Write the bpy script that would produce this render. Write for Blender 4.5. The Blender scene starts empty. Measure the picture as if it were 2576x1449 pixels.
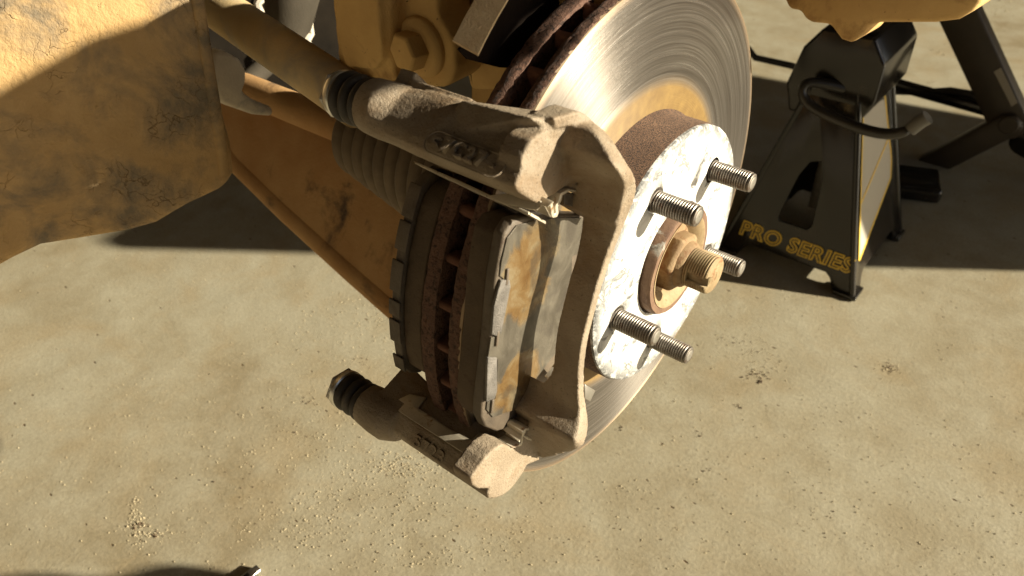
import bpy, bmesh, math, random
import numpy as np
from mathutils import Vector, Matrix, noise
random.seed(7)
S = bpy.context.scene
# ------------------------------------------------------------------ camera
H = 0.40                                   # height of the wheel hub above the floor
CR = ((0.7752764344656115, -0.37154147002742466, 0.510787026276264),
      (0.6309891262306311, 0.49178156689206604, -0.6000030108623614),
      (-0.02826964345359234, 0.7874692543300053, 0.6157052872470337))
CAM = Vector((0.16435941, -0.33710332, 0.26584852 + H))
cd = bpy.data.cameras.new('camera'); cam = bpy.data.objects.new('camera', cd)
S.collection.objects.link(cam)
cam.matrix_world = Matrix.Translation(CAM) @ Matrix(CR).to_4x4()
cd.sensor_width = 36; cd.lens = 27; cd.clip_start = 0.01; cd.clip_end = 200
cd.dof.use_dof = True; cd.dof.focus_distance = 0.41; cd.dof.aperture_fstop = 14
S.camera = cam
# ------------------------------------------------------------------ light
SK, SE = .51, .40                           # sun: metres across (Y) and up per metre of X
SUN = Vector((1, SK, SE)).normalized()   # towards the sun
w = bpy.data.worlds.new('World'); S.world = w; w.use_nodes = True
nt = w.node_tree; bg = nt.nodes['Background']
sky = nt.nodes.new('ShaderNodeTexSky'); sky.sky_type = 'NISHITA'; sky.sun_disc = False
sky.sun_elevation = math.asin(SUN.z); sky.sun_rotation = math.atan2(SUN.x, SUN.y)
sky.dust_density = 1.0
nt.links.new(sky.outputs[0], bg.inputs[0]); bg.inputs[1].default_value = 0.05
sl = bpy.data.lights.new('sun', 'SUN'); so = bpy.data.objects.new('sun', sl); S.collection.objects.link(so)
sl.energy = 5.0; sl.angle = math.radians(.5); sl.color = (1, .91, .71)
so.rotation_euler = (-SUN).to_track_quat('-Z', 'Y').to_euler(); so.location = SUN * 6
S.view_settings.view_transform = 'Standard'; S.view_settings.look = 'None'
S.view_settings.exposure = 1.34; S.view_settings.gamma = 1

# ------------------------------------------------------------------ helpers
def ray(x, y):
    d = ((x - 1288) / 1932.0, -(y - 724.5) / 1932.0, -1.0)
    return Vector([sum(CR[i][k] * d[k] for k in range(3)) for i in range(3)])
def P(x, y, X=None, Y=None, Z=None):
    """a sighting (x, y) taken to the plane X, Y or Z = const (hub axis is X, Z measured from the hub)"""
    r = ray(x, y)
    ax, v = (0, X) if X is not None else ((1, Y) if Y is not None else (2, Z + H))
    return CAM + r * ((v - CAM[ax]) / r[ax])
def PF(x, y): return P(x, y, Z=-H)
def PN(x, y, n, d):
    """sighting taken to the plane through the hub frame with normal n, distance d"""
    r = ray(x, y); n = Vector(n); o = Vector((0, 0, H))
    return CAM + r * ((d - (CAM - o).dot(n)) / r.dot(n))
def HB(x, y, z): return Vector((x, y, z + H))
def polar(al, r, t=0., x=0.):
    a = math.radians(al); er = Vector((0, -math.cos(a), math.sin(a))); et = Vector((0, math.sin(a), math.cos(a)))
    return Vector((x, 0, H)) + er * r + et * t

class MB:
    def __init__(s): s.v = []; s.f = []
    def add(s, vs, fs):
        o = len(s.v); s.v += [Vector(v) for v in vs]; s.f += [tuple(i + o for i in f) for f in fs]; return s
    def prism(s, poly, off):
        n = len(poly); off = Vector(off); poly = [Vector(p) for p in poly]
        return s.add(poly + [p + off for p in poly],
                     [tuple(range(n)), tuple(range(2 * n - 1, n - 1, -1))] + [(i, i + n, (i + 1) % n + n, (i + 1) % n) for i in range(n)])
    def box(s, c, d, rot=None):
        vs = [Vector((sx * d[0] / 2, sy * d[1] / 2, sz * d[2] / 2)) for sx in (-1, 1) for sy in (-1, 1) for sz in (-1, 1)]
        if rot: vs = [rot @ v for v in vs]
        return s.add([Vector(c) + v for v in vs], [(0, 1, 3, 2), (4, 6, 7, 5), (0, 4, 5, 1), (2, 3, 7, 6), (0, 2, 6, 4), (1, 5, 7, 3)])
    def loft(s, secs, cap=True, closed=False):
        n = len(secs[0]); vs = [p for q in secs for p in q]; fs = []; m = len(secs)
        for k in range(m if closed else m - 1):
            for i in range(n):
                a = k * n; b = ((k + 1) % m) * n; j = (i + 1) % n
                fs.append((a + i, a + j, b + j, b + i))
        if cap and not closed: fs += [tuple(range(n - 1, -1, -1)), tuple((m - 1) * n + i for i in range(n))]
        return s.add(vs, fs)
    def lathe(s, prof, n=48, c=(0, 0), cap=True, jit=None, frame=None, closed=False):
        secs = []
        for k, (x, r) in enumerate(prof):
            q = []
            for i in range(n):
                a = 2 * math.pi * i / n; rr = r; xx = x
                if jit:
                    dx, dr = jit(k, x, r, a); xx += dx; rr += dr
                v = Vector((xx, c[0] - rr * math.cos(a), c[1] + rr * math.sin(a)))
                q.append(frame @ v if frame else v + Vector((0, 0, H)))
            secs.append(q)
        return s.loft(secs, cap, closed)
    def tube(s, pts, rad, n=12, cap=True):
        pts = [Vector(p) for p in pts]; secs = []; up = None
        for k, p in enumerate(pts):
            d = (pts[min(k + 1, len(pts) - 1)] - pts[max(k - 1, 0)]).normalized()
            if up is None: up = d.orthogonal().normalized()
            up = (up - d * up.dot(d)).normalized(); sd = d.cross(up)
            r = rad[k] if isinstance(rad, (list, tuple)) else rad
            secs.append([p + (up * math.cos(a) + sd * math.sin(a)) * r for a in [2 * math.pi * i / n for i in range(n)]])
        return s.loft(secs, cap)
    def build(s, name, mat, parent=None, smooth=True, bevel=0, seg=2, sub=0, remesh=0, sm=0, angle=35, disp=None, loc=None):
        me = bpy.data.meshes.new(name)
        o = bpy.data.objects.new(name, me)
        org = Vector(parent['_org']) if parent is not None else Vector(loc if loc else (0, 0, 0))
        me.from_pydata([tuple(v - org) for v in s.v], [], s.f)
        bm = bmesh.new(); bm.from_mesh(me); bmesh.ops.recalc_face_normals(bm, faces=bm.faces[:])
        if remesh == 0: 
            for f_ in bm.faces: f_.smooth = smooth
        bm.to_mesh(me); bm.free()
        me.materials.append(mat)
        S.collection.objects.link(o)
        if parent is not None: o.parent = parent['_obj'] if isinstance(parent, dict) else parent
        else: o.location = org
        if remesh:
            m = o.modifiers.new('r', 'REMESH'); m.mode = 'VOXEL'; m.voxel_size = remesh; m.use_smooth_shade = True
            if sm: m = o.modifiers.new('s', 'SMOOTH'); m.iterations = sm; m.factor = .5
        if bevel:
            m = o.modifiers.new('b', 'BEVEL'); m.width = bevel; m.segments = seg; m.limit_method = 'ANGLE'; m.angle_limit = math.radians(angle)
            m.harden_normals = False
        if sub: m = o.modifiers.new('u', 'SUBSURF'); m.levels = sub; m.render_levels = sub
        if smooth and not remesh and not sub:
            if hasattr(me, 'set_sharp_from_angle') and not bevel: me.set_sharp_from_angle(angle=math.radians(40))
        if disp:
            tx = bpy.data.textures.new(name, 'CLOUDS'); tx.noise_scale = disp[1]; tx.noise_depth = 3
            m = o.modifiers.new('d', 'DISPLACE'); m.texture = tx; m.strength = disp[0]; m.mid_level = .5
        return o

class T(dict): pass
def thing(name, label, cat, org, group=None):
    o = bpy.data.objects.new(name, None); S.collection.objects.link(o)
    o.empty_display_size = .02; o.location = org; o['label'] = label; o['category'] = cat
    if group: o['group'] = group
    t = T(); t['_org'] = tuple(org); t['_obj'] = o
    return t
def sub(parent_t, obj):        # a parent dictionary for sub-parts of obj (same origin)
    t = T(); t['_org'] = parent_t['_org']; t['_obj'] = obj
    return t
def tag(o, label, cat, kind=None, group=None):
    if label: o['label'] = label
    if cat: o['category'] = cat
    if kind: o['kind'] = kind
    if group: o['group'] = group
    return o

# ------------------------------------------------------------------ materials
def nodes(name):
    m = bpy.data.materials.new(name); m.use_nodes = True; t = m.node_tree
    return m, t, t.nodes['Principled BSDF']
def N(t, ty, **k):
    n = t.nodes.new(ty)
    for a, v in k.items():
        if a.startswith('i_'): n.inputs[a[2:]].default_value = v
        else: setattr(n, a, v)
    return n
def ramp(t, src, stops, interp='LINEAR'):
    r = t.nodes.new('ShaderNodeValToRGB'); cr = r.color_ramp; cr.interpolation = interp
    while len(cr.elements) < len(stops): cr.elements.new(.5)
    for e, (p, c) in zip(cr.elements, stops):
        e.position = p; e.color = (*c, 1) if hasattr(c, '__len__') else (c, c, c, 1)
    t.links.new(src, r.inputs[0]); return r.outputs[0]
def noise_(t, vec, scale, detail=6, rough=.6, dist=0):
    n = N(t, 'ShaderNodeTexNoise'); n.inputs['Scale'].default_value = scale; n.inputs['Detail'].default_value = detail
    n.inputs['Roughness'].default_value = rough; n.inputs['Distortion'].default_value = dist
    t.links.new(vec, n.inputs['Vector']); return n.outputs['Fac']
def mix(t, fac, a, b, blend='MIX'):
    m = N(t, 'ShaderNodeMix', data_type='RGBA', blend_type=blend)
    for s_, v in ((0, fac), (6, a), (7, b)):
        if hasattr(v, 'links') or hasattr(v, 'is_output'): t.links.new(v, m.inputs[s_])
        elif hasattr(v, '__len__'): m.inputs[s_].default_value = (*v, 1)
        else: m.inputs[s_].default_value = v
    return m.outputs[2]
def bump(t, b, src, strength, dist, prev=None):
    n = N(t, 'ShaderNodeBump'); n.inputs['Strength'].default_value = strength; n.inputs['Distance'].default_value = dist
    t.links.new(src, n.inputs['Height'])
    if prev: t.links.new(prev, n.inputs['Normal'])
    t.links.new(n.outputs[0], b.inputs['Normal']); return n.outputs[0]
def surf(name, c1, c2, scale=60, rough=.75, metal=0., c3=None, s3=25, th3=.55, w3=.06, fb=.5, fs=900, fd=.0006, cb=0., cs=120, cdist=.002, speck=None, spec=.5, coat=0, crack=None):
    m, t, b = nodes(name); tc = N(t, 'ShaderNodeTexCoord').outputs['Object']
    n1 = noise_(t, tc, scale); col = ramp(t, n1, [(.3, c1), (.7, c2)])
    if c3 is not None:
        n3 = noise_(t, tc, s3, 8, .65, .4); f3 = ramp(t, n3, [(th3 - w3, 0.), (th3 + w3, 1.)]); col = mix(t, f3, col, c3)
    if speck:
        ns = noise_(t, tc, speck[1], 3, .7); fs_ = ramp(t, ns, [(speck[2] - .03, 0.), (speck[2] + .03, 1.)]); col = mix(t, fs_, col, speck[0])
    t.links.new(col, b.inputs['Base Color'])
    b.inputs['Roughness'].default_value = rough; b.inputs['Metallic'].default_value = metal
    b.inputs['Specular IOR Level'].default_value = spec
    if coat: b.inputs['Coat Weight'].default_value = coat
    pv = None
    if cb: pv = bump(t, b, noise_(t, tc, cs, 5, .6), cb, cdist)
    if fb: pv = bump(t, b, noise_(t, tc, fs, 4, .7), fb, fd, pv)
    if crack:
        nz = N(t, 'ShaderNodeTexNoise'); nz.inputs['Scale'].default_value = crack[0] * .7; nz.inputs['Detail'].default_value = 6; t.links.new(tc, nz.inputs['Vector'])
        mv = N(t, 'ShaderNodeMix', data_type='VECTOR'); mv.inputs[0].default_value = crack[2]; t.links.new(tc, mv.inputs[4]); t.links.new(nz.outputs['Color'], mv.inputs[5])
        vo = N(t, 'ShaderNodeTexVoronoi', feature='DISTANCE_TO_EDGE'); vo.inputs['Scale'].default_value = crack[0]; t.links.new(mv.outputs[1], vo.inputs['Vector'])
        ck = ramp(t, vo.outputs['Distance'], [(0., 1.), (crack[1], 0.)])
        mk = ramp(t, noise_(t, tc, crack[0] * .35, 4), [(.52, 0.), (.66, .6)])
        mm = N(t, 'ShaderNodeMath', operation='MULTIPLY'); t.links.new(ck, mm.inputs[0]); t.links.new(mk, mm.inputs[1])
        t.links.new(mix(t, mm.outputs[0], col, (c1[0] * .3, c1[1] * .28, c1[2] * .28)), b.inputs['Base Color'])
        iv = N(t, 'ShaderNodeMath', operation='MULTIPLY'); t.links.new(mm.outputs[0], iv.inputs[0]); iv.inputs[1].default_value = -1
        bump(t, b, iv.outputs[0], .6, .002, pv)
    return m

CAST = surf('cast_iron_dusty', (.21, .16, .11), (.32, .26, .19), 45, .6, .0, c3=(.19, .12, .062), s3=24, th3=.57, w3=.10, fb=1., fs=620, fd=.0007, cb=.5, cs=220, cdist=.001, spec=.45, speck=((.09, .065, .045), 800, .66))
RUST = surf('brown_rust', (.09, .045, .030), (.17, .088, .058), 160, .85, .0, c3=(.035, .018, .012), s3=420, th3=.56, fb=1., fs=900, fd=.0008, cb=.8, cs=300, cdist=.0015)
VENT = surf('vent_rust', (.10, .042, .025), (.16, .07, .042), 160, .9, fb=.6, fs=700)
RUBBER = surf('dusty_rubber', (.022, .018, .015), (.045, .036, .028), 90, .55, c3=(.13, .10, .07), s3=60, th3=.66, w3=.08, fb=.25, fs=1500, fd=.0003)
BOOT = surf('dusty_boot_rubber', (.11, .08, .05), (.17, .125, .075), 90, .75, fb=.3, fs=900)
CHROME = surf('bright_steel', (.75, .75, .72), (.85, .84, .8), 60, .32, 1., fb=.08, fs=600)
STEEL = surf('worn_steel', (.36, .34, .31), (.5, .47, .42), 80, .38, .85, c3=(.25, .15, .08), s3=90, th3=.66, fb=.3, fs=900, fd=.0003)
STUD = surf('stud_steel', (.17, .15, .13), (.30, .27, .24), 150, .36, .8, c3=(.14, .08, .05), s3=220, th3=.62, fb=.25, fs=1200, fd=.0003)
CLIP = surf('clip_steel', (.44, .39, .30), (.58, .52, .42), 90, .42, .3, c3=(.26, .14, .06), s3=160, th3=.62, w3=.05, fb=.25, fs=900, fd=.0003, speck=((.10, .05, .025), 600, .68))
DUST = surf('tan_dust', (.50, .32, .13), (.64, .43, .18), 28, .9, c3=(.30, .17, .07), s3=18, th3=.6, fb=.5, fs=500, fd=.0008, cb=.3, cs=60, cdist=.002, speck=((.2, .12, .06), 260, .70), spec=.2)
DUSTR = surf('rusty_dust', (.36, .19, .075), (.48, .30, .14), 16, .9, c3=(.10, .07, .05), s3=14, th3=.63, w3=.05, fb=.5, fs=350, fd=.001, cb=.3, cs=50, cdist=.002, spec=.2)
PALE = surf('pale_dusty_metal', (.40, .35, .28), (.58, .52, .42), 22, .8, c3=(.30, .28, .25), s3=40, th3=.6, fb=.6, fs=500, fd=.0008)
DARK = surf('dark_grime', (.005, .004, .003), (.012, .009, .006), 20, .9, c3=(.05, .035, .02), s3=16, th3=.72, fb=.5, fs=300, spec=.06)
BACKP = surf('pad_backing', (.065, .05, .036), (.13, .10, .07), 60, .6, c3=(.07, .045, .03), s3=100, th3=.6, fb=.5, fs=900)
FRIC = surf('friction_lining', (.07, .048, .03), (.12, .085, .052), 50, .85, c3=(.07, .04, .025), s3=120, th3=.62, fb=.6, fs=700, speck=((.03, .02, .015), 500, .7))
BLACK = surf('black_powder_coat', (.008, .007, .006), (.014, .012, .010), 14, .18, c3=(.035, .026, .018), s3=9, th3=.64, w3=.16, fb=.05, fs=500, fd=.0004)
BLACKR = surf('black_bar', (.02, .018, .016), (.035, .03, .025), 30, .3, fb=.1, fs=300)
YEL = surf('yellow_print', (.72, .46, .04), (.85, .56, .06), 90, .5, fb=0)
INK = surf('black_print', (.02, .018, .015), (.03, .026, .02), 90, .5, fb=0)

# brushed friction face with concentric grooves
def rotor_face():
    m, t, b = nodes('rotor_friction_face')
    tc = N(t, 'ShaderNodeTexCoord').outputs['Object']
    sx = N(t, 'ShaderNodeSeparateXYZ'); t.links.new(tc, sx.inputs[0])
    cb = N(t, 'ShaderNodeCombineXYZ'); t.links.new(sx.outputs[1], cb.inputs[0]); t.links.new(sx.outputs[2], cb.inputs[1])
    ln = N(t, 'ShaderNodeVectorMath', operation='LENGTH'); t.links.new(cb.outputs[0], ln.inputs[0]); r = ln.outputs['Value']
    nm = N(t, 'ShaderNodeVectorMath', operation='NORMALIZE'); t.links.new(cb.outputs[0], nm.inputs[0])
    sc = N(t, 'ShaderNodeVectorMath', operation='SCALE'); t.links.new(nm.outputs[0], sc.inputs[0]); sc.inputs[3].default_value = .9
    s2 = N(t, 'ShaderNodeSeparateXYZ'); t.links.new(sc.outputs[0], s2.inputs[0])
    def ring(k, seed):
        mu = N(t, 'ShaderNodeMath', operation='MULTIPLY'); t.links.new(r, mu.inputs[0]); mu.inputs[1].default_value = k
        c = N(t, 'ShaderNodeCombineXYZ'); t.links.new(mu.outputs[0], c.inputs[0]); t.links.new(s2.outputs[0], c.inputs[1]); t.links.new(s2.outputs[1], c.inputs[2])
        a = N(t, 'ShaderNodeVectorMath', operation='ADD'); t.links.new(c.outputs[0], a.inputs[0]); a.inputs[1].default_value = (seed, seed, seed)
        return noise_(t, a.outputs[0], 1., 3, .7)
    g1 = ring(1500, 0); g2 = ring(620, 7); g3 = ring(3000, 3)
    col = ramp(t, g2, [(.3, (.12, .105, .09)), (.5, (.20, .18, .16)), (.72, (.33, .305, .28))])
    col = mix(t, ramp(t, g1, [(.52, 0.), (.66, .55)]), col, (.16, .13, .11))
    band = ramp(t, r, [(.0965, 1.), (.0985, 0.)])
    nb = noise_(t, tc, 130, 5)
    gold = ramp(t, nb, [(.3, (.23, .15, .055)), (.7, (.16, .10, .04))])
    col = mix(t, band, col, gold)
    edge = ramp(t, r, [(.1521, 0.), (.1528, 1.)])
    col = mix(t, edge, col, (.42, .26, .11))
    t.links.new(col, b.inputs['Base Color'])
    met = N(t, 'ShaderNodeMath', operation='MAXIMUM'); t.links.new(band, met.inputs[0]); t.links.new(edge, met.inputs[1])
    inv = N(t, 'ShaderNodeMath', operation='MULTIPLY_ADD'); t.links.new(met.outputs[0], inv.inputs[0]); inv.inputs[1].default_value = -.75; inv.inputs[2].default_value = .82
    t.links.new(inv.outputs[0], b.inputs['Metallic'])
    rr = ramp(t, g2, [(.3, .36), (.7, .26)]); t.links.new(mix(t, met.outputs[0], rr, (.8, .8, .8)), b.inputs['Roughness'])
    b.inputs['Anisotropic'].default_value = .93
    b.inputs['Anisotropic Rotation'].default_value = .25
    tg = N(t, 'ShaderNodeTangent', direction_type='RADIAL', axis='X'); t.links.new(tg.outputs[0], b.inputs['Tangent'])
    p = bump(t, b, g1, .5, .0003); p = bump(t, b, g3, .35, .00015, p); bump(t, b, noise_(t, tc, 60, 2), .1, .0006, p)
    return m
FACE = rotor_face()

def hat_face():
    m, t, b = nodes('hat_white_oxide')
    tc = N(t, 'ShaderNodeTexCoord').outputs['Object']
    n1 = noise_(t, tc, 55, 8, .62, 1.2); n2 = noise_(t, tc, 140, 6, .7, .6); n3 = noise_(t, tc, 700, 4, .7)
    sx = N(t, 'ShaderNodeSeparateXYZ'); t.links.new(tc, sx.inputs[0])
    cb = N(t, 'ShaderNodeCombineXYZ'); t.links.new(sx.outputs[1], cb.inputs[0]); t.links.new(sx.outputs[2], cb.inputs[1])
    ln = N(t, 'ShaderNodeVectorMath', operation='LENGTH'); t.links.new(cb.outputs[0], ln.inputs[0]); r = ln.outputs['Value']
    col = ramp(t, n2, [(.35, (.52, .52, .50)), (.7, (.72, .71, .69))])
    gm = ramp(t, n1, [(.56, 0.), (.585, .85), (.62, .85), (.65, 0.)])
    rim = ramp(t, r, [(.067, 0.), (.073, .6), (.0775, 1.)])
    rm = N(t, 'ShaderNodeMath', operation='MULTIPLY'); t.links.new(rim, rm.inputs[0]); t.links.new(ramp(t, n2, [(.40, 0.), (.52, 1.)]), rm.inputs[1])
    mx = N(t, 'ShaderNodeMath', operation='MAXIMUM'); t.links.new(gm, mx.inputs[0]); t.links.new(rm.outputs[0], mx.inputs[1])
    col = mix(t, mx.outputs[0], col, ramp(t, n3, [(.35, (.07, .07, .07)), (.65, (.20, .20, .195))]))
    t.links.new(col, b.inputs['Base Color']); b.inputs['Roughness'].default_value = .5; b.inputs['Metallic'].default_value = .0
    p = bump(t, b, n2, .5, .0012); bump(t, b, n3, .5, .0005, p)
    return m
HATF = hat_face()
HATS = surf('hat_side_rust', (.11, .06, .036), (.18, .105, .065), 60, .9, c3=(.035, .022, .017), s3=1300, th3=.52, w3=.04, fb=.9, fs=1600, fd=.0006)

def shim_mat():
    m, t, b = nodes('pad_shim')
    tc = N(t, 'ShaderNodeTexCoord').outputs['Object']
    n1 = noise_(t, tc, 60, 7, .6, .8); n2 = noise_(t, tc, 900, 4, .7); n3 = noise_(t, tc, 38, 5, .55, 1.5)
    col = ramp(t, n1, [(.35, (.07, .06, .045)), (.65, (.145, .128, .10))])
    v = N(t, 'ShaderNodeTexVoronoi', feature='DISTANCE_TO_EDGE'); v.inputs['Scale'].default_value = 700; t.links.new(tc, v.inputs['Vector'])
    # amber grease patches round known spots on the shim
    def spot(c, rad, soft):
        d = N(t, 'ShaderNodeVectorMath', operation='DISTANCE'); t.links.new(tc, d.inputs[0]); d.inputs[1].default_value = c
        a = N(t, 'ShaderNodeMath', operation='MULTIPLY_ADD'); t.links.new(n1, a.inputs[0]); a.inputs[1].default_value = -.03; t.links.new(d.outputs['Value'], a.inputs[2])
        return ramp(t, a.outputs[0], [(max(0, rad - soft - .015), 1.), (rad + soft - .015, 0.)])
    t['spot'] = 1
    o = Vector((0, 0, H))
    s1 = P(1335, 655, X=-.0075) - o; s2 = P(1325, 725, X=-.0075) - o; s3 = P(1300, 960, X=-.0075) - o
    f = None
    for c, rad in ((s1, .0105), (s2, .0115), (s3, .0062)):
        q = spot(tuple(c), rad, .001)
        if f is None: f = q
        else:
            mm = N(t, 'ShaderNodeMath', operation='MAXIMUM'); t.links.new(f, mm.inputs[0]); t.links.new(q, mm.inputs[1]); f = mm.outputs[0]
    amb = ramp(t, n1, [(.35, (.15, .075, .02)), (.5, (.21, .125, .045)), (.65, (.27, .21, .12))])
    fm = N(t, 'ShaderNodeMath', operation='MULTIPLY'); t.links.new(f, fm.inputs[0]); fm.inputs[1].default_value = .8
    col = mix(t, fm.outputs[0], col, amb)
    col = mix(t, ramp(t, n3, [(.5, 0.), (.62, .55)]), col, (.06, .05, .04))
    t.links.new(col, b.inputs['Base Color'])
    rg = mix(t, f, (.45, .45, .45), (.22, .22, .22)); t.links.new(rg, b.inputs['Roughness'])
    b.inputs['Metallic'].default_value = .35
    p = bump(t, b, n2, .45, .0005); bump(t, b, n1, .4, .001, p)
    return m
del_spot = None
SHIM = None

def floor_mat():
    m, t, b = nodes('worn_concrete')
    tc = N(t, 'ShaderNodeTexCoord').outputs['Object']
    n1 = noise_(t, tc, 3.2, 8, .6, .4); n2 = noise_(t, tc, 14, 8, .65, .2); n3 = noise_(t, tc, 260, 4, .7)
    col = ramp(t, n1, [(.3, (.25, .20, .12)), (.5, (.32, .275, .185)), (.7, (.37, .34, .255))])
    col = mix(t, ramp(t, n2, [(.38, .0), (.68, .75)]), col, (.41, .375, .28))
    col = mix(t, ramp(t, noise_(t, tc, 6, 7, .62, .5), [(.5, 0.), (.72, .75)]), col, (.33, .25, .14))
    col = mix(t, ramp(t, noise_(t, tc, 34, 5, .6, .8), [(.56, 0.), (.7, .4)]), col, (.36, .30, .2))
    mp = N(t, 'ShaderNodeMapping'); mp.inputs['Scale'].default_value = (1, 2.4, 1); mp.inputs['Rotation'].default_value = (0, 0, .5); t.links.new(tc, mp.inputs[0])
    v = N(t, 'ShaderNodeTexVoronoi'); v.inputs['Scale'].default_value = 42; v.inputs['Randomness'].default_value = 1; t.links.new(mp.outputs[0], v.inputs['Vector'])
    wn = N(t, 'ShaderNodeTexWhiteNoise'); t.links.new(v.outputs['Position'], wn.inputs['Vector'])
    sz = N(t, 'ShaderNodeMath', operation='MULTIPLY_ADD'); t.links.new(wn.outputs['Value'], sz.inputs[0]); sz.inputs[1].default_value = .34; sz.inputs[2].default_value = -.19
    df = N(t, 'ShaderNodeMath', operation='SUBTRACT'); t.links.new(sz.outputs[0], df.inputs[0]); t.links.new(v.outputs['Distance'], df.inputs[1])
    n5 = N(t, 'ShaderNodeMath', operation='MULTIPLY_ADD'); t.links.new(noise_(t, tc, 300, 3), n5.inputs[0]); n5.inputs[1].default_value = .12; t.links.new(df.outputs[0], n5.inputs[2])
    pit = ramp(t, n5.outputs[0], [(.06, 0.), (.10, 1.)])
    col = mix(t, pit, col, (.09, .055, .025))
    fine = ramp(t, n3, [(.3, (.82, .82, .82)), (.7, (1.1, 1.1, 1.1))]); col = mix(t, 1., col, fine, 'MULTIPLY')
    t.links.new(col, b.inputs['Base Color']); b.inputs['Roughness'].default_value = .62; b.inputs['Specular IOR Level'].default_value = .3
    p = bump(t, b, n3, .35, .0012); p = bump(t, b, n2, .25, .004, p)
    iv = N(t, 'ShaderNodeMath', operation='MULTIPLY'); t.links.new(pit, iv.inputs[0]); iv.inputs[1].default_value = -1
    bump(t, b, iv.outputs[0], .5, .002, p)
    return m

# ------------------------------------------------------------------ floor
g = MB(); g.add([(-15, -15, 0), (15, -15, 0), (15, 15, 0), (-15, 15, 0)], [(0, 1, 2, 3)])
fl = g.build('floor', floor_mat(), smooth=False); fl['kind'] = 'structure'; fl['label'] = 'worn tan concrete garage floor with pits, dust and stains'

GR = surf('grain_sand', (.38, .31, .19), (.54, .46, .31), 30, .9, c3=(.2, .13, .07), s3=12, th3=.64, fb=.3, fs=700)
ico_v = []; ico_f = []
bm = bmesh.new(); bmesh.ops.create_icosphere(bm, subdivisions=1, radius=1); ico_v = [v.co.copy() for v in bm.verts]; ico_f = [tuple(v.index for v in f.verts) for f in bm.faces]; bm.free()
gm = MB()
def grain(p, r):
    rot = Matrix.Rotation(random.random() * 6.28, 3, Vector((random.random(), random.random(), random.random() + .1)).normalized())
    sc = (1, random.uniform(.6, 1), random.uniform(.5, .9))
    gm.add([Vector((p.x, p.y, r * .45)) + rot @ Vector((v.x * sc[0], v.y * sc[1], v.z * sc[2])) * r * random.uniform(.85, 1.15) for v in ico_v], ico_f)
def cluster(x, y, sx, sy, n, r0=.0004, r1=.0016, ang=0):
    for _ in range(int(n * 1.5)):
        a, b_ = random.gauss(0, sx), random.gauss(0, sy)
        ca, sa = math.cos(ang), math.sin(ang)
        q = PF(x + a * ca - b_ * sa, y + a * sa + b_ * ca)
        grain(q, .62 * (r0 + (r1 - r0) * random.random() ** 4))
for c_ in ((930, 800, 90, 35, 420), (1010, 1170, 60, 22, 420, .0004, .0017), (930, 1240, 110, 35, 300), (760, 1130, 120, 60, 260), (700, 1000, 150, 70, 160),
           (700, 1310, 130, 40, 220), (345, 1320, 12, 30, 130, .0006, .002), (395, 1345, 30, 10, 60), (830, 1330, 120, 40, 200), (500, 930, 120, 14, 150, .0003, .001, -.3),
           (450, 1180, 250, 140, 260), (1150, 1390, 90, 20, 180, .0004, .0013, -.15), (1060, 1300, 90, 60, 160), (1300, 1330, 120, 60, 110), (900, 1000, 60, 60, 90),
           (1890, 880, 60, 18, 120, .0005, .0014, .4), (1900, 930, 22, 10, 50), (2240, 925, 12, 8, 26, .0008, .002), (2000, 1250, 350, 150, 160), (1700, 1150, 150, 100, 90),
           (1560, 1240, 40, 20, 30), (2350, 130, 14, 10, 20, .001, .003), (2420, 160, 30, 40, 40, .0008, .0026), (2520, 20, 40, 14, 40, .001, .004)):
    cluster(*c_)
for _ in range(900):
    x, y = random.uniform(0, 2576), random.uniform(600, 1449); grain(PF(x, y), random.uniform(.0003, .0009))
sg = gm.build('sand_grains', GR, smooth=False); tag(sg, 'loose tan sand grains and crumbs of dry mud scattered on the concrete floor', 'sand', 'stuff')

gm = MB(); random.seed(21)
for c_ in ((1865, 868, 40, 8, 26, .0006, .0017, .35), (1902, 945, 16, 7, 22, .0008, .0024), (1912, 962, 4, 3, 5, .0014, .0026), (2244, 927, 9, 8, 16, .0008, .0024), (1753, 1092, 7, 5, 9, .0008, .002), (1859, 1022, 6, 5, 8, .0008, .002),
           (1563, 1077, 6, 4, 6, .0008, .002), (1784, 1183, 9, 3, 5, .0007, .0016), (345, 1322, 9, 9, 12, .0012, .0032), (395, 1345, 6, 4, 6, .001, .0024), (780, 1008, 10, 7, 9, .0008, .0022), (912, 912, 14, 10, 10, .0007, .002),
           (1300, 1330, 10, 8, 8), (1090, 1115, 14, 10, 8), (620, 1235, 60, 40, 14, .0006, .0018), (760, 1090, 60, 30, 14, .0006, .0018), (2070, 1290, 50, 30, 16, .0006, .0015), (2300, 1160, 200, 90, 30, .0005, .0014), (2440, 1340, 90, 50, 18, .0005, .0014),
           (1650, 1330, 160, 60, 24, .0005, .0013), (2120, 1020, 120, 50, 18, .0005, .0013), (2420, 60, 60, 30, 12, .0008, .002), (980, 1300, 120, 60, 22, .0006, .0018), (260, 1100, 160, 80, 16, .0005, .0014)):
    cluster(*c_)
DC = surf('dark_crumb', (.07, .045, .025), (.13, .085, .05), 30, .9, fb=.3, fs=700)
dc = gm.build('dirt_crumbs', DC, smooth=False); tag(dc, 'small dark crumbs of dirt and rust lying on the concrete floor', 'dirt', 'stuff')

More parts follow.
